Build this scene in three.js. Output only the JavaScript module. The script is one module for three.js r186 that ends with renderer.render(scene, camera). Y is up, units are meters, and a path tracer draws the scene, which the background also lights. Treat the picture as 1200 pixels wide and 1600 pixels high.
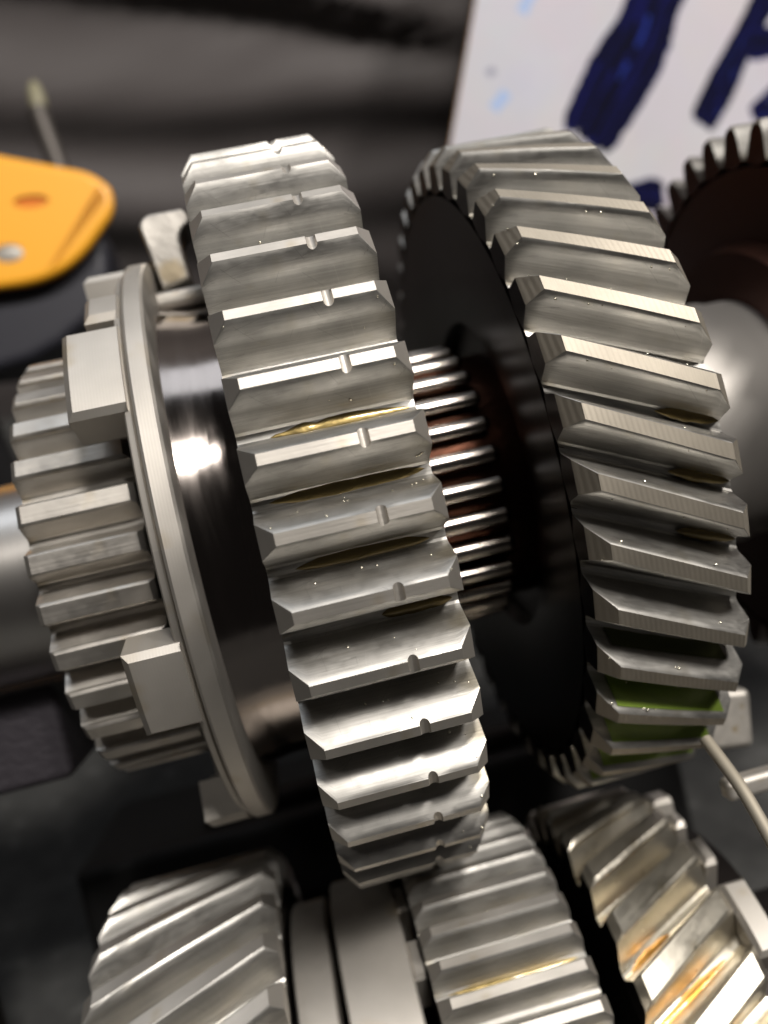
import * as THREE from 'three';
import { mergeGeometries, toCreasedNormals } from 'three/addons/utils/BufferGeometryUtils.js';
import { RoundedBoxGeometry } from 'three/addons/geometries/RoundedBoxGeometry.js';
import { RectAreaLightUniformsLib } from 'three/addons/lights/RectAreaLightUniformsLib.js';

// ---------------------------------------------------------------- camera, light, exposure
// lengths below are in units of one spur-gear radius (50 mm); S turns them into metres.
// "gear axes": x along the main shaft, z towards the lens, the frame leaning back by TILT from plumb.
const S = 0.05, TILT = 35 * Math.PI / 180;
const scene = new THREE.Scene();
const Q = new THREE.Quaternion().setFromAxisAngle(new THREE.Vector3(1, 0, 0), -TILT);
const V = (x, y, z) => new THREE.Vector3(x, y, z);
const world = (x, y, z) => V(x, y, z).applyQuaternion(Q).multiplyScalar(S);      // gear axes -> world metres
const camera = new THREE.PerspectiveCamera(62.24, 0.75, 0.005, 30);
{
  const right = V(0.96827, -0.22393, 0.11097), up = V(0.22417, 0.97449, 0.01048), back = V(-0.11049, 0.01472, 0.99377);
  camera.quaternion.copy(Q).multiply(new THREE.Quaternion().setFromRotationMatrix(new THREE.Matrix4().makeBasis(right, up, back)));
  camera.position.copy(world(0.0293, 0, 2.4817));
  camera.focus = 1.62 * S;
  camera.userData.fStop = 16;
}
scene.add(camera);
scene.background = new THREE.Color().setRGB(0.014, 0.0125, 0.012);
const renderer = new THREE.WebGLRenderer({ antialias: true });
renderer.toneMapping = THREE.LinearToneMapping;
renderer.toneMappingExposure = 1.0;
renderer.shadowMap.enabled = true;
RectAreaLightUniformsLib.init();
function lamp(name, label, dir, dist, w, h, color, strength) {                    // a square light fitting that faces the gears
  const g = new THREE.Group(); g.name = name; g.userData = { label, category: 'lamp' };
  g.position.copy(world(...dir).normalize().multiplyScalar(dist * S)); scene.add(g);
  const l = new THREE.RectAreaLight(color, strength, w * S, h * S); l.position.copy(g.position).setLength(dist * S - 0.012); l.lookAt(0, 0, 0); scene.add(l);
  const glow = new THREE.Mesh(new THREE.BoxGeometry(w * S, h * S, 0.01), new THREE.MeshStandardMaterial({ color: 0x888888, emissive: color, emissiveIntensity: 1 }));
  glow.name = 'diffuser'; g.add(glow);
  const rim = new THREE.Mesh(new THREE.BoxGeometry(w * S * 1.1, h * S * 1.1, 0.02), new THREE.MeshStandardMaterial({ color: 0x333333, roughness: 0.6 }));
  rim.name = 'housing'; rim.position.z = -0.018; g.add(rim);
  g.lookAt(0, 0, 0);
}
const WARM = new THREE.Color().setRGB(1, 0.95, 0.89);
lamp('work_lamp', 'wide warm work lamp straight above and in front of the gears', [0.20, 0.635, 0.775], 18, 3.4, 1.7, WARM, 128);
lamp('work_lamp_001', 'long warm work lamp to the right of the wide one', [0.585, 0.55, 0.72], 20, 5.0, 2.2, WARM, 72);
lamp('work_lamp_002', 'small warm work lamp to the left of the wide one', [-0.30, 0.55, 0.80], 20, 1.6, 1.6, WARM, 14);
lamp('ceiling_light_panel', 'large cool white ceiling light panel high above the gears', [-0.1, 0.99, 0.15], 38, 26, 16, new THREE.Color().setRGB(0.86, 0.92, 1.0), 1.3);

// ---------------------------------------------------------------- helpers
let seed = 12345;
const rnd = () => { seed = (seed * 1664525 + 1013904223) >>> 0; return seed / 4294967296; };
const rr = (a, b) => a + (b - a) * rnd();
const names = {};
const numbered = (n) => { const k = names[n] = (names[n] ?? -1) + 1; return k ? n + '_' + String(k).padStart(3, '0') : n; };
function tag(o, label, category, group, kind) {
  if (label) o.userData.label = label; if (category) o.userData.category = category;
  if (group) o.userData.group = group; if (kind) o.userData.kind = kind; return o;
}
function thing(name, label, category, [x, y, z] = [0, 0, 0], group) {             // a Group in gear axes
  const o = new THREE.Group(); o.name = numbered(name); o.quaternion.copy(Q); o.position.copy(world(x, y, z));
  scene.add(o); return tag(o, label, category, group);
}
function obj(name, geo, mat, parent) {
  const g = Array.isArray(geo) ? mergeGeometries(geo.map((q) => (q.index ? q.toNonIndexed() : q))) : geo;
  if (!g.userData.scaled) { g.scale(S, S, S); g.userData.scaled = true; }
  const m = new THREE.Mesh(g, mat); m.name = name; m.castShadow = m.receiveShadow = true; parent.add(m); return m;
}
const P = (x, th, r) => V(x, r * Math.sin(th), r * Math.cos(th));                  // cylinder coordinates about the x axis

// tileable noise
function noiseGrid(n) { const a = new Float32Array(n * n); for (let i = 0; i < n * n; i++) a[i] = rnd(); return a; }
const NG = noiseGrid(256);
function vnoise(x, y, px, py) {
  const xi = Math.floor(x), yi = Math.floor(y), fx = x - xi, fy = y - yi, sx = fx * fx * (3 - 2 * fx), sy = fy * fy * (3 - 2 * fy);
  const at = (i, j) => NG[((((j % py) + py) % py) & 255) * 256 + ((((i % px) + px) % px) & 255)];
  return (at(xi, yi) * (1 - sx) + at(xi + 1, yi) * sx) * (1 - sy) + (at(xi, yi + 1) * (1 - sx) + at(xi + 1, yi + 1) * sx) * sy;
}
function fbm(u, v, fx, fy, oct = 4) {                                             // u, v in 0..1, tiles
  let s = 0, a = 0.5, t = 0;
  for (let o = 0; o < oct; o++) { s += a * vnoise(u * fx + 17.3 * 0, v * fy, fx, fy); t += a; a *= 0.5; fx *= 2; fy *= 2; }
  return s / t;
}
function tex(w, h, f, srgb) {                                                     // f(u, v) -> number or [r, g, b], 0..1
  const d = new Uint8Array(w * h * 4);
  for (let j = 0; j < h; j++) for (let i = 0; i < w; i++) {
    const c = f((i + 0.5) / w, (j + 0.5) / h), k = 4 * (j * w + i), q = (z) => Math.max(0, Math.min(255, Math.round(z * 255)));
    if (c.length) { d[k] = q(c[0]); d[k + 1] = q(c[1]); d[k + 2] = q(c[2]); } else d[k] = d[k + 1] = d[k + 2] = q(c);
    d[k + 3] = 255;
  }
  const t = new THREE.DataTexture(d, w, h); t.wrapS = t.wrapT = THREE.RepeatWrapping; t.magFilter = THREE.LinearFilter; t.minFilter = THREE.LinearMipmapLinearFilter;
  if (srgb) t.colorSpace = THREE.SRGBColorSpace; t.needsUpdate = true; return t;
}
const rep = (t, x, y) => { const c = t.clone(); c.repeat.set(x, y); c.needsUpdate = true; return c; };
const clamp = (x, a = 0, b = 1) => Math.min(b, Math.max(a, x));
const smooth = (a, b, x) => { const t = clamp((x - a) / (b - a)); return t * t * (3 - 2 * t); };
// u runs along the shaft, v round it
const T_streak = tex(256, 512, (u, v) => 0.5 * fbm(u, v, 3, 96, 3) + 0.3 * fbm(u, v, 8, 24, 3) + 0.2 * fbm(u, v, 40, 60, 2));   // streaks along the shaft
const T_fine = tex(256, 1024, (u, v) => 0.7 * fbm(u, v, 3, 220, 2) + 0.3 * fbm(u, v, 20, 110, 2));
const T_blotch = tex(512, 512, (u, v) => { const n = fbm(u, v, 5, 5, 6), m = fbm(u + 0.37, v + 0.11, 12, 12, 4); return clamp(0.5 + 1.5 * (n - 0.5) + 0.5 * (m - 0.5)); });
const T_turn = tex(512, 256, (u, v) => 0.55 * fbm(u, v, 128, 2, 2) + 0.45 * fbm(u, v, 40, 4, 3));                                 // rings round the shaft
const T_hatch = tex(256, 256, (u, v) => { const p = u * 14 + v * 2 + 0.15 * fbm(u, v, 6, 6, 3); return 0.5 + 0.35 * Math.sin(p * 6.2832) + 0.25 * (fbm(u, v, 30, 12, 3) - 0.5); });
const T_rough = tex(512, 512, (u, v) => clamp(0.82 + 0.5 * (fbm(u, v, 6, 10, 5) - 0.5) + 0.22 * (fbm(u, v, 40, 40, 3) - 0.5)));
const T_speck = tex(512, 512, (u, v) => { const n = fbm(u, v, 90, 90, 2); return clamp(0.35 + 0.35 * fbm(u, v, 8, 8, 4) + (n > 0.74 ? 0.4 : 0)); });
const tint = (base, amp, t = [0, 0, 0], k = 0) => (u, v) => {                     // mottled, slightly stained steel
  const n = fbm(u, v, 6, 6, 5) - 0.5, s = smooth(0.55, 0.75, fbm(u + 0.5, v + 0.3, 4, 4, 4)) * k;
  return [0, 1, 2].map((i) => (base[i] * (1 + amp * n)) * (1 - s) + t[i] * s);
};
const steelTint = tint([0.715, 0.705, 0.685], 0.26, [0.60, 0.54, 0.40], 0.35);
const C_steel = (() => {                                                          // mottled steel with grinding grain and fine stray scratches
  const n = 1024, k = new Float32Array(n * n).fill(1);
  for (let q = 0; q < 420; q++) {
    let x = rnd() * n, y = rnd() * n; const a = rnd() < 0.7 ? rr(-0.25, 0.25) : rr(0, 6.28), l = rr(12, 130), d = rr(0.72, 1.16);
    for (let i = 0; i < l; i++) { x += Math.cos(a); y += Math.sin(a) + rr(-0.1, 0.1); k[(((y | 0) % n + n) % n) * n + (((x | 0) % n + n) % n)] = d; }
  }
  for (let q = 0; q < 900; q++) k[Math.floor(rnd() * n * n)] = rr(0.3, 0.7);
  return tex(n, n, (u, v) => { const t = steelTint(u, v), g = (1 + 0.12 * (fbm(u, v, 4, 230, 2) - 0.5)) * k[Math.floor(v * n) * n + Math.floor(u * n)]; return t.map((c) => c * g); }, true);
})();
const C_matt = tex(512, 512, tint([0.765, 0.745, 0.715], 0.16, [0.60, 0.50, 0.32], 0.45), true);
const C_oily = tex(512, 512, tint([0.79, 0.785, 0.765], 0.16, [0.76, 0.66, 0.44], 0.4), true);
const std = (o) => new THREE.MeshStandardMaterial(o), phy = (o) => new THREE.MeshPhysicalMaterial(o);
const M = {
  flank: std({ map: rep(C_steel, 2.1, 2.1), metalness: 1, roughness: 0.60, roughnessMap: rep(T_rough, 2.3, 3.1), bumpMap: rep(T_fine, 2, 1.2), bumpScale: 0.000012 }),
  land: std({ map: rep(C_matt, 1.7, 1.7), metalness: 1, roughness: 0.56, bumpMap: rep(T_streak, 3, 3), bumpScale: 0.00002 }),
  helixFlank: std({ map: rep(C_steel, 1.7, 1.3), metalness: 1, roughness: 0.52, roughnessMap: rep(T_rough, 1.9, 2.7), bumpMap: rep(T_fine, 1.6, 1.1), bumpScale: 0.000012 }),
  helixLand: std({ color: 0xdedad2, map: rep(C_matt, 2.3, 2.3), metalness: 1, roughness: 0.60, bumpMap: rep(T_hatch, 6.5, 3), bumpScale: 0.00003 }),
  oily: std({ color: 0xfff9ee, map: rep(C_oily, 1.9, 1.9), metalness: 0.95, roughness: 0.42, roughnessMap: rep(T_rough, 3, 3), bumpMap: rep(T_hatch, 3, 3), bumpScale: 0.00001 }),
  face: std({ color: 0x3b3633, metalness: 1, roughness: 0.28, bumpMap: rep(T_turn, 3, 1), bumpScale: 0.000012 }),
  matt: std({ map: rep(C_matt, 1.3, 1.3), metalness: 0.9, roughness: 0.58, bumpMap: rep(T_hatch, 11, 0.3), bumpScale: 0.000003 }),
  hub: std({ map: rep(C_matt, 1.9, 1.9), metalness: 0.9, roughness: 0.56, roughnessMap: rep(T_rough, 2, 2), bumpMap: rep(T_streak, 2, 2), bumpScale: 0.00003 }),
  polish: std({ color: 0xb9b2ad, metalness: 1, roughness: 0.16, bumpMap: rep(T_turn, 3, 1), bumpScale: 0.000004 }),
  chrome: std({ color: 0xd8d4cf, metalness: 1, roughness: 0.36, bumpMap: rep(T_turn, 2, 1), bumpScale: 0.00001 }),
  spline: std({ color: 0xcfc6bd, metalness: 1, roughness: 0.22, roughnessMap: null }),
  splineRoot: std({ color: 0x452a1e, metalness: 0.9, roughness: 0.32, bumpMap: rep(T_blotch, 5, 5), bumpScale: 0.00005 }),
  brown: std({ color: 0x45291f, metalness: 0.8, roughness: 0.42, bumpMap: rep(T_turn, 3, 1), bumpScale: 0.00003 }),
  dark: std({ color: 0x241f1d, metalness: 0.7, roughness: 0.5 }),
  oil: phy({ color: 0x85744a, metalness: 0.92, roughness: 0.34, clearcoat: 1, clearcoatRoughness: 0.05, bumpMap: rep(T_blotch, 6, 6), bumpScale: 0.00004 }),
  amber: phy({ color: 0xb8863a, metalness: 0.8, roughness: 0.34, clearcoat: 1, clearcoatRoughness: 0.05, bumpMap: rep(T_blotch, 6, 6), bumpScale: 0.00006 }),
  oliveReflection: phy({ color: 0x5f6440, metalness: 0.7, roughness: 0.4 }),  // dimmer olive end of the painted green reflection
  greenReflection: phy({ color: 0x86a03e, metalness: 0.5, roughness: 0.35, clearcoat: 1, clearcoatRoughness: 0.1, bumpMap: rep(T_blotch, 4, 4), bumpScale: 0.0001 }),  // green reflection painted as a coloured coat on the helical teeth
  drop: phy({ color: 0xf2ecd8, metalness: 0.9, roughness: 0.22 }),
};

const toothProfile = (land) => [[1, 0], [0.88, 0.0], [0.80, 0.035], [0.745, 0.10], [0.70, 0.19], [0.62, 0.38], [0.53, 0.57], [0.43, 0.76], [land + 0.11, 0.90], [land + 0.03, 0.985], [land, 1]];
// one tooth with half a gap on either side; points (angle, radius) are swept from end to end
function toothGeometry({ R, N, depth, w, twist = 0, land = 0.2, cl = 0.035, cr = 0.035, cd = 0.04, notch = null, steps = 3, base = 0.018, wob = 0 }) {
  const p = Math.PI / N, half = toothProfile(land);
  const prof = half.concat(half.slice().reverse().map(([a, s]) => [-a, s])).map(([a, s]) => [-a * p, R - depth + depth * s]);
  const K = prof.length, landAt = K / 2 - 1, st = [];
  const plain = (x0, x1) => { for (let i = 1; i < steps; i++) st.push([x0 + (x1 - x0) * i / steps, 9]); };
  st.push([0, R - cd], [cl, 9]);
  if (notch !== null) {
    plain(cl, notch - 0.010);
    for (const [d, h] of [[-0.010, 0], [-0.0095, 0.003], [-0.0075, 0.0065], [-0.004, 0.009], [0, 0.010], [0.004, 0.009], [0.0075, 0.0065], [0.0095, 0.003], [0.010, 0]]) st.push([notch + d, R - h]);
    plain(notch + 0.010, w - cr);
  } else plain(cl, w - cr);
  st.push([w - cr, 9], [w, R - cd]);
  const flankAngle = (r) => { for (let k = 1; k < K / 2; k++) if (prof[k][1] >= r) { const f = (r - prof[k - 1][1]) / (prof[k][1] - prof[k - 1][1] || 1); return Math.abs(prof[k - 1][0] + (prof[k][0] - prof[k - 1][0]) * f); } return land * p; };
  const at = (j, k) => { const [x, c] = st[j]; let [a, r] = prof[k]; if (r > c) { r = c; a = Math.sign(a) * flankAngle(c); } return P(x, a + twist * (x - cl) / (w - cl - cr), r); };
  const arc = [0]; for (let k = 1; k < K; k++) arc.push(arc[k - 1] + Math.hypot(prof[k][1] - prof[k - 1][1], (prof[k][0] - prof[k - 1][0]) * R));
  const pos = [[], [], []], uv = [[], [], []];
  const tri = (s, ...q) => { for (const [v, u] of q) { pos[s].push(v.x, v.y, v.z); uv[s].push(...u); } };
  for (let j = 0; j + 1 < st.length; j++) for (let k = 0; k + 1 < K; k++) {
    const s = k === landAt ? 1 : 0, a = [at(j, k), [st[j][0], arc[k]]], b = [at(j + 1, k), [st[j + 1][0], arc[k]]], c = [at(j + 1, k + 1), [st[j + 1][0], arc[k + 1]]], d = [at(j, k + 1), [st[j][0], arc[k + 1]]];
    tri(s, a, b, c); tri(s, a, c, d);
  }
  for (const j of [0, st.length - 1]) {
    const low = P(st[j][0], twist * (st[j][0] - cl) / (w - cl - cr), R - depth - base);
    for (let k = 0; k + 1 < K; k++) { const q = [[low, [st[j][0], 0]], [at(j, k), [st[j][0] + 0.1, arc[k]]], [at(j, k + 1), [st[j][0] + 0.1, arc[k + 1]]]]; if (j) q.reverse(); tri(2, ...q); }
  }
  const g = new THREE.BufferGeometry();
  g.setAttribute('position', new THREE.Float32BufferAttribute(pos[0].concat(pos[1], pos[2]), 3));
  g.setAttribute('uv', new THREE.Float32BufferAttribute(uv[0].concat(uv[1], uv[2]), 2));
  const c = toCreasedNormals(g, 0.42);
  c.clearGroups(); c.addGroup(0, pos[0].length / 3, 0); c.addGroup(pos[0].length / 3, pos[1].length / 3, 1); c.addGroup((pos[0].length + pos[1].length) / 3, pos[2].length / 3, 2);
  return c;
}
function lathe(pts, seg = 128, start = 0, len = Math.PI * 2) {                     // pts: [x, r]
  const g = new THREE.LatheGeometry(pts.map(([x, r]) => new THREE.Vector2(r, x)), seg, start, len);
  g.rotateZ(-Math.PI / 2);
  const u = g.attributes.uv, n = pts.length, arc = [0];
  for (let i = 1; i < n; i++) arc.push(arc[i - 1] + Math.hypot(pts[i][0] - pts[i - 1][0], pts[i][1] - pts[i - 1][1]));
  for (let i = 0; i < u.count; i++) u.setXY(i, arc[i % n], Math.floor(i / n) / seg * len * 0.7);
  return toCreasedNormals(g, 0.5);
}
// a block on a cylinder: x0..x1, t0..t1 (degrees), r0..r1, its outer edges bevelled
function lugGeometry(x0, x1, t0, t1, r0, r1, b = 0.012) {
  const n = 10, ring = (r, i) => { const f = i, bt = b / r1; return [[x0 + f * b, t0 + f * bt], [x1 - f * b * 0, t0 + f * bt], [x1 - f * b * 0, t1 - f * bt], [x0 + f * b, t1 - f * bt]]; };
  const D = Math.PI / 180; t0 *= D; t1 *= D;
  const pos = [], uv = [];
  const tri = (...q) => q.forEach(([x, t, r]) => { const v = P(x, t, r); pos.push(v.x, v.y, v.z); uv.push(x, t * r + r * 0.3); });
  const quad = (a, b2, c, d) => { tri(a, b2, c); tri(a, c, d); };
  const bt = b / r1, lo = (t) => t, L = [[x0, t0, r0], [x0, t0, r1 - b], [x0 + b, t0 + bt, r1]];
  for (let i = 0; i < n; i++) {
    const f0 = i / n, f1 = (i + 1) / n, a0 = t0 + (t1 - t0) * f0, a1 = t0 + (t1 - t0) * f1, c0 = t0 + bt + (t1 - t0 - 2 * bt) * f0, c1 = t0 + bt + (t1 - t0 - 2 * bt) * f1;
    quad([x0 + b, c0, r1], [x1, c0, r1], [x1, c1, r1], [x0 + b, c1, r1]);
    quad([x0, a0, r1 - b], [x0 + b, c0, r1], [x0 + b, c1, r1], [x0, a1, r1 - b]);
    quad([x0, a0, r0], [x0, a0, r1 - b], [x0, a1, r1 - b], [x0, a1, r0]);
    quad([x0, a0, r0], [x0, a1, r0], [x1, a1, r0], [x1, a0, r0]);
    quad([x1, a0, r0], [x1, a1, r0], [x1, a1, r1], [x1, a0, r1]);
  }
  for (const [t, c] of [[t0, t0 + bt], [t1, t1 - bt]]) { quad([x0, t, r0], [x1, t, r0], [x1, t, r1 - b], [x0, t, r1 - b]); quad([x0, t, r1 - b], [x1, t, r1 - b], [x1, c, r1], [x0 + b, c, r1]); }
  const g = new THREE.BufferGeometry();
  g.setAttribute('position', new THREE.Float32BufferAttribute(pos, 3)); g.setAttribute('uv', new THREE.Float32BufferAttribute(uv, 2));
  return toCreasedNormals(g, 0.4);
}
function ringOfTeeth(parent, opt, mats, theta0, x) {
  const g = toothGeometry(opt);
  for (let k = 0; k < opt.N; k++) { const m = obj('tooth', g, mats, parent); m.position.x = x * S; m.rotation.x = -(theta0 - k * 2 * Math.PI / opt.N); }
}
// a thin coat lying on the upper flank of a tooth, s0..s1 of its height
function coatGeometry({ R, N, depth, land, twist }, th, x0, x1, s0, s1, w, cl, lift = 0.0022) {
  const p = Math.PI / N, tp = toothProfile(land), pos = [], uv = [], idx = [], nx = 20, na = 8;
  const at = (s) => { let k = 2; while (k < tp.length - 1 && tp[k][1] < s) k++; const a = tp[k - 1], b = tp[k], f = (s - a[1]) / (b[1] - a[1] || 1); return a[0] + (b[0] - a[0]) * f; };
  for (let i = 0; i <= nx; i++) for (let j = 0; j <= na; j++) {
    const f = i / nx, wob = 0.06 * (fbm(f, th * 0.1, 6, 4, 3) - 0.5), s = s0 + (s1 - s0) * j / na + (j === 0 ? wob : 0), x = x0 + (x1 - x0) * f;
    const v = P(x, th + at(s) * p + lift / R + twist * (x - cl) / (w - 2 * cl), R - depth + depth * s + 0.0006);
    pos.push(v.x, v.y, v.z); uv.push(x, s * depth);
    if (i < nx && j < na) { const a = i * (na + 1) + j; idx.push(a, a + 1, a + na + 1, a + 1, a + na + 2, a + na + 1); }
  }
  const g = new THREE.BufferGeometry(); g.setAttribute('position', new THREE.Float32BufferAttribute(pos, 3)); g.setAttribute('uv', new THREE.Float32BufferAttribute(uv, 2));
  g.setIndex(idx); g.computeVertexNormals(); return g;
}
// a curved strip lying in a gap between teeth (oil)
function filmGeometry(x0, x1, th, half, r, twist = 0, lift = 0.003) {
  const pos = [], uv = [], idx = [], nx = 24, na = 8;
  for (let i = 0; i <= nx; i++) for (let j = 0; j <= na; j++) {
    const f = i / nx, s = j / na * 2 - 1, x = x0 + (x1 - x0) * f, e = (0.02 + Math.pow(clamp(4 * f * (1 - f)), 0.7)) * (0.55 + 0.9 * fbm(f, th, 9, 5, 4));
    const v = P(x, th + half * s * e + twist * f, r + lift * (1 - s * s) * e + 0.9 * half * half * s * s * e);
    pos.push(v.x, v.y, v.z); uv.push(x, s * half);
    if (i < nx && j < na) { const a = i * (na + 1) + j; idx.push(a, a + 1, a + na + 1, a + 1, a + na + 2, a + na + 1); }
  }
  const g = new THREE.BufferGeometry(); g.setAttribute('position', new THREE.Float32BufferAttribute(pos, 3)); g.setAttribute('uv', new THREE.Float32BufferAttribute(uv, 2));
  g.setIndex(idx); g.computeVertexNormals(); return g;
}
function droplets(list) {                                                         // flattened beads of oil; list of [point, normal, size]
  return list.map(([p, n, s]) => { const g = new THREE.SphereGeometry(s, 7, 5); g.scale(1, 1, 0.5); g.applyQuaternion(new THREE.Quaternion().setFromUnitVectors(V(0, 0, 1), n)); g.translate(p.x, p.y, p.z); return g; });
}

// ---------------------------------------------------------------- setting: table, cloth backdrop, sign
const TABLE = -2.0;                                                               // world height of the table in gear units
{
  const C_table = tex(512, 512, (u, v) => { const n = fbm(u, v, 60, 60, 3), m = fbm(u, v, 5, 5, 4); const c = 0.24 + 0.10 * (n - 0.5) + 0.05 * (m - 0.5) + (n > 0.76 ? 0.05 : 0); return [c, c, c * 0.98]; }, true);
  const g = new THREE.BoxGeometry(30 * S, 0.4 * S, 20 * S); 
  const t = new THREE.Mesh(g, std({ map: rep(C_table, 6, 5), roughness: 0.85, bumpMap: rep(T_blotch, 40, 30), bumpScale: 0.0003 }));
  t.name = 'table_top'; t.position.set(0, (TABLE - 0.2) * S, 1.0 * S); t.receiveShadow = true; scene.add(t);
  tag(t, 'dark grey grainy table top under the gears', null, null, 'structure');
}
{
  // black cloth hung behind: shallow slanting folds, sagging towards the right
  const nx = 150, ny = 130, w = 26, h = 13, g = new THREE.PlaneGeometry(w, h, nx, ny), a = g.attributes.position;
  const fold = (x, y, c, k, wd, s) => { const d = y - (c + k * x + 0.18 * Math.sin(x * 0.7 + c * 3)); return s * Math.exp(-d * d / (wd * wd)); };
  for (let i = 0; i < a.count; i++) {
    const x = a.getX(i), y = a.getY(i);
    let z = fold(x, y, -1.48, -0.24, 0.13, 0.30) + fold(x, y, -1.28, -0.22, 0.22, 0.15) + fold(x, y, -2.22, -0.22, 0.24, 0.26) + fold(x, y, -2.02, -0.24, 0.3, 0.16) + fold(x, y, -2.85, -0.12, 0.3, 0.22) + fold(x, y, -3.4, -0.3, 0.25, 0.2) + fold(x, y, -0.7, -0.15, 0.3, 0.3) + fold(x, y, 0.2, -0.2, 0.4, 0.4);
    z += 0.5 * (fbm(x / w + 0.5, y / h + 0.5, 7, 9, 4) - 0.5) + 0.02 * (fbm(x / w + 0.5, y / h + 0.5, 60, 30, 3) - 0.5);
    a.setZ(i, z * 0.6);
  }
  g.computeVertexNormals(); g.scale(S, S, S);
  const m = new THREE.Mesh(g, phy({ color: new THREE.Color().setRGB(0.088, 0.077, 0.076), roughness: 0.62, sheen: 0.4, sheenRoughness: 0.5, sheenColor: new THREE.Color(0.3, 0.27, 0.26), side: THREE.DoubleSide }));
  m.name = 'backdrop_cloth'; m.position.set(0, 2.6 * S, -5.4 * S); m.receiveShadow = true; scene.add(m);
  tag(m, 'black creased cloth hung across the back behind the gears', 'cloth');
}
{
  // painted sign board, leaning behind the gears on the right
  const cv = document.createElement('canvas'); cv.width = 1024; cv.height = 1024; const c = cv.getContext('2d');
  c.fillStyle = 'rgb(190,186,194)'; c.fillRect(0, 0, 1024, 1024);
  for (let i = 0; i < 500; i++) { c.fillStyle = `rgba(${rr(178, 202)},${rr(174, 198)},${rr(184, 206)},0.12)`; c.beginPath(); c.arc(rr(0, 1024), rr(0, 1024), rr(10, 90), 0, 7); c.fill(); }
  const stroke = (pts, width, col) => {                                           // a brush stroke with ragged edges and bristle marks
    for (let b = 0; b < 64; b++) {
      const top = b > 40, off = (top ? rnd() * 0.9 - 0.45 : b / 40 - 0.5) * width, k = top ? rnd() : rnd() * 0.85, n = pts.length;
      c.fillStyle = col(k);
      const e0 = rr(-0.03, 0.02), e1 = rr(-0.02, 0.03), f0 = top ? rnd() * 0.9 : e0, f1 = top ? f0 + rr(0.05, 0.2) : 1 + e1;
      for (let f = f0; f <= f1; f += 0.004) {
        const g = clamp(f) * (n - 1), i = Math.min(n - 2, Math.floor(g)), h = g - i, cr = (a, b2, d, e) => 0.5 * (2 * b2 + (d - a) * h + (2 * a - 5 * b2 + 4 * d - e) * h * h + (3 * b2 - a - 3 * d + e) * h * h * h);
        const q = [pts[Math.max(0, i - 1)], pts[i], pts[i + 1], pts[Math.min(n - 1, i + 2)]], dx = q[2][0] - q[1][0], dy = q[2][1] - q[1][1], l = Math.hypot(dx, dy) || 1, ex = (f - clamp(f)) * l * (n - 1);
        const o2 = off * (1 + 0.12 * Math.sin(f * 9 + 1)), x = cr(q[0][0], q[1][0], q[2][0], q[3][0]) - dy / l * o2 + dx / l * ex, y = cr(q[0][1], q[1][1], q[2][1], q[3][1]) + dx / l * o2 + dy / l * ex;
        c.beginPath(); c.arc(x + rr(-1.2, 1.2), y + rr(-1.2, 1.2), width / (top ? 26 : 15) * rr(0.7, 1.2), 0, 7); c.fill();
      }
    }
  };
  const navy = (k) => k > 0.94 ? 'rgba(120,125,165,0.35)' : k > 0.86 ? 'rgba(30,46,130,0.6)' : k > 0.65 ? 'rgb(15,17,74)' : k > 0.3 ? 'rgb(10,11,46)' : 'rgb(7,7,26)';
  const pale = () => 'rgba(150,178,218,0.10)';
  // board is 5 x 5 units; SIGN() turns board units (origin lower left) into canvas pixels
  const SG = (x, y) => [x / 5 * 1024, (1 - y / 5) * 1024];
  const strokes = [[[[1.28, 2.95], [1.16, 2.6], [1.09, 2.32], [1.05, 2.07], [0.94, 1.76], [0.83, 1.42]], 0.33], [[[1.95, 2.95], [1.80, 2.5], [1.68, 2.14], [1.6, 1.87], [1.53, 1.66]], 0.15], [[[1.75, 2.2], [2.1, 2.3], [2.5, 2.3]], 0.16], [[[0.95, 1.0], [1.2, 1.1], [1.34, 1.14]], 0.16], [[[1.9, 1.75], [2.1, 2.1], [2.3, 2.6]], 0.16]];
  strokes.forEach(([pts, wd]) => stroke(pts.map(([x, y]) => SG(x, y)), wd / 5 * 1024, navy));
  stroke([SG(0.29, 2.05), SG(0.33, 2.2)], 12, pale); stroke([SG(0.22, 1.43), SG(0.28, 1.54)], 12, pale); stroke([SG(0.15, 1.63), SG(0.18, 1.66)], 7, () => 'rgba(140,135,150,0.12)');
  const t = new THREE.CanvasTexture(cv); t.colorSpace = THREE.SRGBColorSpace;
  const s = thing('painted_sign', 'white board with hand painted dark blue brush letters behind the gears', 'sign', [0, 0, 0]);
  const a = V(1.48, 2.02, -2.5), b = V(1.815, 2.81, -2.5);                        // two points on its left edge
  const up = b.clone().sub(a).normalize(), rt = V(up.y, -up.x, 0), o = a.clone().addScaledVector(up, -1.2);
  s.position.copy(world(o.x, o.y, o.z));
  s.quaternion.copy(Q).multiply(new THREE.Quaternion().setFromRotationMatrix(new THREE.Matrix4().makeBasis(rt, up, V(0, 0, 1))));
  const slab = new THREE.BoxGeometry(5, 5, 0.06); slab.translate(2.5, 2.5, -0.031); obj('board', slab, std({ color: 0x8a6742, roughness: 0.8 }), s);
  const pg = new THREE.PlaneGeometry(4.985, 4.985); pg.translate(2.5, 2.5, 0.003); obj('painted_face', pg, phy({ map: t, roughness: 0.8, specularIntensity: 0.15 }), s);
}

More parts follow.
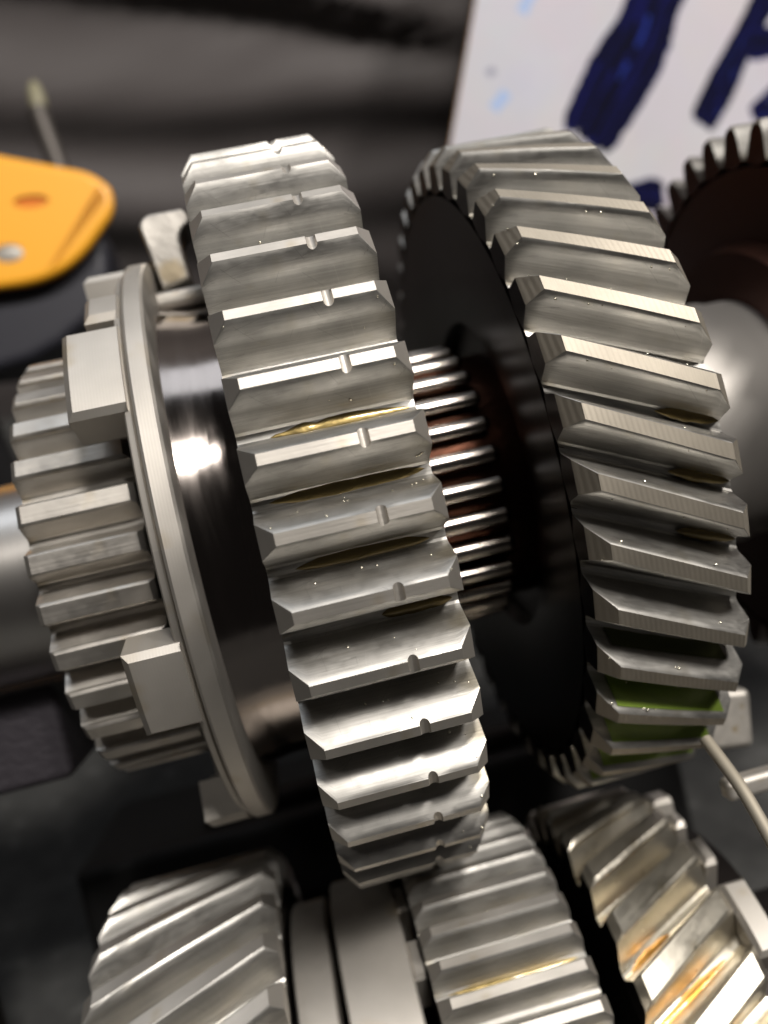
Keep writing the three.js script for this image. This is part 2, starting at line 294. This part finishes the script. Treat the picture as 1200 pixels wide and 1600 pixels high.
// ---------------------------------------------------------------- main shaft
{
  const t = thing('main_shaft', 'long steel main shaft carrying the two large gears, splined in the middle', 'shaft');
  obj('journal', lathe([[-2.6, 0], [-2.6, 0.265], [-0.5, 0.275], [-0.5, 0.3], [0.1, 0.3]]), M.chrome, t);
  obj('core', lathe([[-0.1, 0.3], [0.3, 0.357], [0.75, 0.357], [0.75, 0.3]]), M.splineRoot, t);
  obj('bearing_journal', lathe([[0.72, 0.35], [1.34, 0.37], [1.36, 0.36], [1.9, 0.36]]), std({ color: 0xcbc6c0, metalness: 0.85, roughness: 0.44, bumpMap: rep(T_turn, 2, 1), bumpScale: 0.00001 }), t);
  obj('rear_end', lathe([[1.9, 0.3], [3.2, 0.3], [3.2, 0]]), M.chrome, t);
  const sg = (() => { const g = new THREE.CapsuleGeometry(0.0195, 0.375, 5, 10); g.rotateZ(Math.PI / 2); g.scale(1, 1.15, 1.0); g.translate(0.375, 0, 0.383); return g; })();
  for (let k = 0; k < 30; k++) { const m = obj('spline', sg, M.spline, t); m.rotation.x = -(8 + 12 * k) * Math.PI / 180; }
}
// ---------------------------------------------------------------- big spur gear with its polished hub
{
  const t = thing('spur_gear', 'large straight toothed steel gear in the centre, right of the ring with lugs', 'gear');
  ringOfTeeth(t, { R: 1, N: 44, depth: 0.105, w: 0.345, land: 0.15, cl: 0.030, cr: 0.030, cd: 0.036, notch: 0.2233 }, [M.flank, M.land, M.land], -0.0269, -0.033);
  const rb = 1 - 0.105 - 0.02;
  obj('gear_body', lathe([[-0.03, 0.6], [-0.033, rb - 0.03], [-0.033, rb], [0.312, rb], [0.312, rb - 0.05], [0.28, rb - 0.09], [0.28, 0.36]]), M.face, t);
  const hubRough = tex(512, 512, (u, v) => {                                      // u along the hub, v round it: slightly rougher left of a wavy edge that imitates tooth shadows
    const e = 0.40 + 0.13 * Math.sin(v * 44) * fbm(v, 0.3, 9, 3, 3) + 0.12 * (fbm(v, 0.7, 12, 3, 4) - 0.5);
    return 0.125 + 0.10 * (fbm(u, v, 8, 30, 4) - 0.5) + 0.03 * smooth(0.02, -0.02, u - e);
  });
  const hm = std({ color: 0x948c87, metalness: 1, roughness: 1, roughnessMap: hubRough, bumpMap: rep(T_turn, 1, 1), bumpScale: 0.000003 });
  const pts = [[-0.19, 0.60], [-0.185, 0.649], [-0.105, 0.636], [-0.100, 0.6355], [-0.03, 0.6355]], hg = lathe(pts, 160);
  { const u = hg.attributes.uv, p = hg.attributes.position; for (let i = 0; i < u.count; i++) u.setXY(i, clamp((p.getX(i) + 0.19) / 0.16), u.getY(i) / (Math.PI * 1.4)); }
  obj('hub', hg, hm, t);
  // amber oil lying in the gaps
  const pitch = 2 * Math.PI / 44;
  for (const [k, x0, x1] of [[4.56, 0.03, 0.30], [5.5, 0.0, 0.30], [6.52, 0.02, 0.28], [7.5, 0.16, 0.3], [11.5, 0.1, 0.3]]) obj('oil_or_reflection_film', filmGeometry(x0, x1, -0.0269 - (k - 6) * pitch, 0.018, 0.896), M.oil, t);
  const list = [];
  for (let i = 0; i < 210; i++) {
    const k = Math.floor(rr(-1, 14)), s = rnd(), side = rnd() < 0.75 ? 1 : -1, a = (0.69 - 0.43 * s) * pitch / 2, r = 0.902 + 0.098 * (0.26 + 0.66 * s), th = -0.0269 - (k - 6) * pitch + side * a, x = rnd() < 0.3 ? rr(0.26, 0.3) : rr(-0.02, 0.3);
    list.push([P(x, th, r), P(0, th + side * 1.1, 1), rr(0.001, 0.0034)]);
  }
  tag(obj('oil_droplet', droplets(list), M.drop, t), null, null, null, 'stuff');
}
// ---------------------------------------------------------------- dog ring and toothed hub on the left
{
  const t = thing('dog_ring', 'grey steel ring with square lugs, left of the spur gear', 'clutch ring');
  obj('ring', lathe([[-0.252, 0.61], [-0.252, 0.745], [-0.248, 0.752], [-0.236, 0.755], [-0.232, 0.748], [-0.228, 0.768], [-0.222, 0.772], [-0.186, 0.772], [-0.180, 0.766], [-0.180, 0.61]], 160), M.matt, t);
  for (const [a, b, x, r] of [[23, 41.5, -0.362, 0.768], [44.5, 52.5, -0.315, 0.765], [-29.5, -14.5, -0.36, 0.768], [-86, -66, -0.345, 0.768], [78, 95, -0.36, 0.768], [120, 136, -0.36, 0.768], [165, 181, -0.36, 0.768], [-120, -104, -0.36, 0.768], [-165, -150, -0.36, 0.768]])
    obj('lug', lugGeometry(x, -0.240, a, b, 0.655, r, 0.014), M.matt, t);
}
{
  const t = thing('toothed_hub', 'small steel hub with broad flat topped teeth at the left end', 'gear');
  ringOfTeeth(t, { R: 0.575, N: 32, depth: 0.065, w: 0.26, land: 0.34, cl: 0.012, cr: 0.012, cd: 0.012 }, [M.hub, M.hub, M.hub], -0.1424, -0.548);
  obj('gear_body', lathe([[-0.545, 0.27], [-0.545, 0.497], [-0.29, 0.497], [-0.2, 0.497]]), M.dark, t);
}
// ---------------------------------------------------------------- big helical gear
{
  const t = thing('helical_gear', 'large slant toothed helical steel gear right of the spur gear', 'gear');
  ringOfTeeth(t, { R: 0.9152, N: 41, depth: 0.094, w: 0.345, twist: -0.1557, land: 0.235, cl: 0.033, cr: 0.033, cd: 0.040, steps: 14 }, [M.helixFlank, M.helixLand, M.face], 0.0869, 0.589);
  const rb = 0.9152 - 0.094 - 0.02;
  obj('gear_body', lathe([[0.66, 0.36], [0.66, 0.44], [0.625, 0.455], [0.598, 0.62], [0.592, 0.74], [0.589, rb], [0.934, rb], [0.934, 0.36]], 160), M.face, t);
  const pitch = 2 * Math.PI / 41;
for (const k of [10, 11, 12, 13, 14]) { const m = obj('oil_or_reflection_film', coatGeometry({ R: 0.9152, N: 41, depth: 0.094, land: 0.235, twist: -0.1557 }, 0, 0.036, 0.309, 0.06, k === 10 ? 0.5 : 0.86, 0.345, 0.033), k === 10 ? M.oliveReflection : M.greenReflection, t); m.position.x = 0.589 * S; m.rotation.x = -(0.0869 - (k - 6) * pitch); m.userData.label = 'green reflection painted as a coat on the lower teeth'; }  // coats that paint a green reflection onto the upper flanks
  for (const k of [5.5, 6.5, 7.5]) obj('oil_or_reflection_film', filmGeometry(0.80, 0.93, 0.0869 - (k - 6) * pitch - 0.1, 0.016, 0.828, -0.06), M.oil, t);
  const list = [];
  for (let i = 0; i < 90; i++) { const k = Math.floor(rr(0, 12)), x = rr(0.6, 0.9), tw = -0.1557 * (x - 0.622) / 0.279, th = 0.0869 - (k - 6) * pitch + tw, a = (0.30 + rr(0, 0.12)) * pitch / 2, s = rnd() < 0.6 ? -1 : 1; list.push([P(x, th + s * a, 0.91 - rr(0, 0.012)), P(0, th + s * 0.8, 1), rr(0.0012, 0.0032)]); }
  tag(obj('oil_droplet', droplets(list), M.drop, t), null, null, null, 'stuff');
}
// ---------------------------------------------------------------- brown gear at the far right
{
  const t = thing('brown_gear', 'dark brown steel gear with narrow pointed teeth at the right edge', 'gear');
  ringOfTeeth(t, { R: 0.84, N: 40, depth: 0.10, w: 0.4, twist: 0.12, land: 0.16, cl: 0.01, cr: 0.01, cd: 0.01, steps: 6 }, [M.helixFlank, M.helixLand, M.brown], 1.5, 1.5);
  obj('gear_body', lathe([[1.44, 0.36], [1.44, 0.5], [1.50, 0.52], [1.503, 0.72], [1.9, 0.72], [1.9, 0.3]], 128), M.brown, t);
}
// ---------------------------------------------------------------- selector fork behind the dog ring
{
  const t = thing('selector_fork', 'worn pale metal fork pad behind the dog ring, upper left of the spur gear', 'fork');
  const sh = new THREE.Shape();
  sh.moveTo(-0.155, 0.695); sh.lineTo(-0.178, 0.86); sh.quadraticCurveTo(-0.17, 0.88, -0.15, 0.882); sh.lineTo(-0.07, 0.882); sh.quadraticCurveTo(-0.056, 0.87, -0.060, 0.852); sh.quadraticCurveTo(-0.092, 0.84, -0.096, 0.80); sh.lineTo(-0.09, 0.705); sh.closePath();
  const g = new THREE.ExtrudeGeometry(sh, { depth: 0.12, bevelEnabled: true, bevelSize: 0.008, bevelThickness: 0.012, bevelSegments: 3 });
  g.translate(0, 0, 0.02);
  obj('pad', g, std({ map: rep(C_matt, 2, 2), metalness: 0.75, roughness: 0.40, bumpMap: rep(T_blotch, 2.5, 2.5), bumpScale: 0.00008 }), t);
  const arm = new THREE.CylinderGeometry(0.045, 0.05, 0.5, 20); arm.translate(0, -0.05, 0); arm.rotateX(0.5); arm.translate(-0.15, 0.62, -0.06);
  obj('arm', arm, std({ color: 0x8a7433, metalness: 0.85, roughness: 0.35 }), t);
  const foot = new RoundedBoxGeometry(0.19, 0.05, 0.12, 3, 0.02); foot.translate(-0.11, 0.655, 0.1); obj('foot', foot, M.matt, t);
}

// ---------------------------------------------------------------- countershaft below
const CY = -1.72, CZ = 0.1;
{
  const t = thing('countershaft', 'lower steel shaft with plain collars below the spur gear', 'shaft', [0, CY, CZ]);
  obj('shaft_core', lathe([[-2.4, 0], [-2.4, 0.3], [2.4, 0.3], [2.4, 0]], 96), M.dark, t);
  obj('collar', lathe([[-0.222, 0.3], [-0.222, 0.615], [-0.217, 0.62], [-0.128, 0.62], [-0.123, 0.615], [-0.123, 0.3]], 128), M.matt, t);
  obj('collar', lathe([[-0.1, 0.3], [-0.1, 0.644], [-0.094, 0.65], [0.07, 0.65], [0.076, 0.644], [0.076, 0.3]], 128), M.matt, t);
  for (let k = 0; k < 18; k++) obj('dog_tooth', lugGeometry(0.074, 0.104, k * 20, k * 20 + 10, 0.52, 0.645, 0.006), M.matt, t);
}
{
  const t = thing('lower_helical_gear', 'shiny lower helical gear in the bottom left corner', 'gear', [0, CY, CZ]);
  ringOfTeeth(t, { R: 0.80, N: 34, depth: 0.094, w: 0.47, twist: 0.22, land: 0.26, cl: 0.03, cr: 0.03, cd: 0.03, steps: 12 }, [M.helixFlank, M.land, M.land], 0.05, -0.70);
  obj('gear_body', lathe([[-0.697, 0.3], [-0.697, 0.685], [-0.233, 0.685], [-0.233, 0.3]]), M.face, t);
}
{
  const t = thing('lower_spur_gear', 'lower straight toothed spur gear under the big spur gear, streaked with oil', 'gear', [0, CY, CZ]);
  ringOfTeeth(t, { R: 0.72, N: 50, depth: 0.062, w: 0.38, land: 0.26, cl: 0.03, cr: 0.022, cd: 0.026, steps: 4 }, [M.flank, M.land, M.face], 1.012, 0.11);
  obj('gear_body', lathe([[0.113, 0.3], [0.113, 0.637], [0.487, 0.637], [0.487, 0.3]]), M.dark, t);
  for (let k = -1; k < 4; k++) obj('oil_or_reflection_film', filmGeometry(0.14 + 0.05 * (k & 1), 0.47, 1.012 - (k * 2 + 0.5) * 2 * Math.PI / 50, 0.016, 0.660), M.oil, t);
}
{
  const t = thing('oily_helical_gear', 'lower helical gear in the bottom right, steep teeth running with amber oil', 'gear', [0, CY, CZ]);
  ringOfTeeth(t, { R: 0.70, N: 28, depth: 0.092, w: 0.305, twist: 0.195, land: 0.34, cl: 0.02, cr: 0.02, cd: 0.02, steps: 12 }, [M.oily, M.oily, M.face], 1.0, 0.565);
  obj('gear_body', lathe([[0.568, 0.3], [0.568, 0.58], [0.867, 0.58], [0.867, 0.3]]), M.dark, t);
  for (let k = -3; k < 6; k++) obj('oil_or_reflection_film', filmGeometry(k % 2 ? 0.575 : 0.585, k % 3 ? 0.82 : 0.72, 1.0 - (k + 0.5) * 2 * Math.PI / 28 - 0.02, 0.026, 0.609, k % 3 ? 0.175 : 0.10, 0.005), M.amber, t);
}
{
  const t = thing('lower_dog_ring', 'dark ring with bright lugs beside the oily helical gear at the right edge', 'clutch ring', [0, CY, CZ]);
  obj('ring', lathe([[0.875, 0.3], [0.875, 0.54], [1.0, 0.54], [1.0, 0.3]]), M.dark, t);
  for (const [a, b, x] of [[44, 60, 0.935], [65, 73, 0.905], [78, 84, 0.90], [90, 98, 0.93], [20, 36, 0.935], [-10, 6, 0.935], [140, 156, 0.935], [200, 216, 0.935]]) obj('lug', lugGeometry(0.872, x, a, b, 0.5, 0.68, 0.012), M.matt, t);
}
{
  const t = thing('bent_strip', 'pale curved steel strip with a square block on top, lower right beside the helical gear', 'strip', [0, -1.68, 0.5]);
  const D = Math.PI / 180, at = [[1.035, 78], [1.006, 74], [0.985, 71], [0.925, 65], [0.85, 58], [0.76, 48], [0.66, 34], [0.58, 16]].map(([r, a]) => V(0.80 + (80 - a) * 0.001, r * Math.sin(a * D), r * Math.cos(a * D)));
  const g = new THREE.TubeGeometry(new THREE.CatmullRomCurve3(at), 60, 0.014, 10); obj('strip', g, std({ color: 0xa59d8e, metalness: 0.5, roughness: 0.65 }), t);
  const b = new RoundedBoxGeometry(0.13, 0.16, 0.10, 3, 0.02); b.rotateZ(-0.15); b.translate(1.06, 0.89, -0.24); obj('block', b, M.matt, t);
  const arm = new RoundedBoxGeometry(0.22, 0.05, 0.05, 3, 0.015); arm.translate(1.0, 0.82, 0.05); obj('arm', arm, M.matt, t);
}
{
  const t = thing('added_shade_block', 'added black block that darkens the gap between the upper and lower gears', 'added_block', [0.3, -1.1, -1.2]);
  const g = new RoundedBoxGeometry(2.4, 1.6, 0.8, 4, 0.05); g.translate(-0.15, -0.8, 0); obj('block', g, std({ color: 0x0d0c0c, roughness: 0.7 }), t);  // added block that blacks out the gap where only shade falls
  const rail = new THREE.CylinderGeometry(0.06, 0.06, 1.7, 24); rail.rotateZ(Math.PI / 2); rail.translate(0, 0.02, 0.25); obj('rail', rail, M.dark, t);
}
// ---------------------------------------------------------------- orange plate on a dark body, thin post (far left, out of focus)
{
  const z = -1.9, t = thing('orange_plate_tool', 'bright orange plastic plate with holes on a black body, left background', 'tool', [-0.93, 1.7, z]);
  const sh = new THREE.Shape(), pts = [[-0.9, 0.69], [0.41, 0.17], [0.455, 0.05], [0.20, -0.19], [0.02, -0.24], [-0.9, -0.19]];
  const rad = [0.1, 0.1, 0.1, 0.12, 0.1, 0.1];
  pts.forEach((p, i) => {
    const a = pts[(i + pts.length - 1) % pts.length], b = pts[(i + 1) % pts.length], va = new THREE.Vector2(a[0] - p[0], a[1] - p[1]).normalize(), vb = new THREE.Vector2(b[0] - p[0], b[1] - p[1]).normalize(), r = rad[i];
    const s = [p[0] + va.x * r, p[1] + va.y * r], e = [p[0] + vb.x * r, p[1] + vb.y * r];
    i ? sh.lineTo(...s) : sh.moveTo(...s); sh.quadraticCurveTo(p[0], p[1], ...e);
  });
  sh.closePath();
  const hole = (x, y, rx, ry) => { const h = new THREE.Path(); h.absellipse(x, y, rx, ry, 0, Math.PI * 2, true, -0.1); return h; };
  sh.holes.push(hole(0.08, 0.12, 0.085, 0.032), hole(-0.08, -0.11, 0.07, 0.045), hole(-0.13, 0.26, 0.05, 0.05));
  const g = new THREE.ExtrudeGeometry(sh, { depth: 0.02, bevelEnabled: true, bevelSize: 0.035, bevelThickness: 0.03, bevelSegments: 5 });
  obj('plate', g, phy({ color: new THREE.Color().setRGB(1.0, 0.45, 0.02), roughness: 0.42, clearcoat: 0.4, clearcoatRoughness: 0.3 }), t);
  const back = new THREE.Shape(); back.absellipse(-0.3, -0.08, 0.62, 0.46, 0, Math.PI * 2);
  const bg = new THREE.ExtrudeGeometry(back, { depth: 0.3, bevelEnabled: true, bevelSize: 0.05, bevelThickness: 0.05, bevelSegments: 4 }); bg.translate(0, -0.04, -0.42);
  obj('body', bg, std({ color: 0x2b2b33, roughness: 0.5 }), t);
  for (const [x, y] of [[0.08, 0.12], [-0.13, 0.26]]) { const c = new THREE.CylinderGeometry(0.09, 0.09, 0.03, 24); c.rotateX(Math.PI / 2); c.translate(x, y, 0.02); obj('recess', c, std({ color: 0xe07a08, roughness: 0.5 }), t); }
  const pin = new THREE.SphereGeometry(0.085, 20, 12); pin.scale(1, 0.68, 0.4); pin.translate(-0.08, -0.11, 0.02); obj('pin', pin, std({ color: 0xb9b4ac, roughness: 0.5, metalness: 0.3 }), t);
  const leg = new THREE.CylinderGeometry(0.12, 0.16, 4.2, 24); leg.rotateX(TILT); leg.translate(-0.6, -2.1, -1.4); obj('stem', leg, std({ color: 0x1c1b1d, roughness: 0.6 }), t);
}
{
  const t = thing('thin_post', 'thin grey post with a pale tip behind the orange plate', 'post', [-0.95, 2.55, -2.9]);
  const a = new THREE.CylinderGeometry(0.06, 0.07, 1.2, 16); a.translate(0.08, -0.35, 0); a.rotateZ(0.12); obj('rod', a, std({ color: 0x55504c, roughness: 0.5, metalness: 0.5 }), t);
  const b = new THREE.SphereGeometry(0.075, 16, 12); b.scale(0.7, 1.8, 0.7); b.translate(0.06, 0.30, 0); obj('tip', b, std({ color: 0x8f8a70, roughness: 0.5 }), t);
}
{
  const t = thing('bearing_block', 'dark grey bearing block under the left end of the main shaft', 'block', [-0.98, -0.3, 0]);
  const g = new RoundedBoxGeometry(0.52, 0.27, 0.6, 4, 0.025); g.translate(0, -0.135, -0.3); obj('block', g, std({ color: 0x4a464c, roughness: 0.55, metalness: 0.3, bumpMap: rep(T_blotch, 4, 4), bumpScale: 0.0001 }), t);
  const leg = new THREE.BoxGeometry(0.3, 1.6, 0.3); leg.translate(-0.5, -1.0, -0.5); obj('leg', leg, M.dark, t);
}
renderer.render(scene, camera);
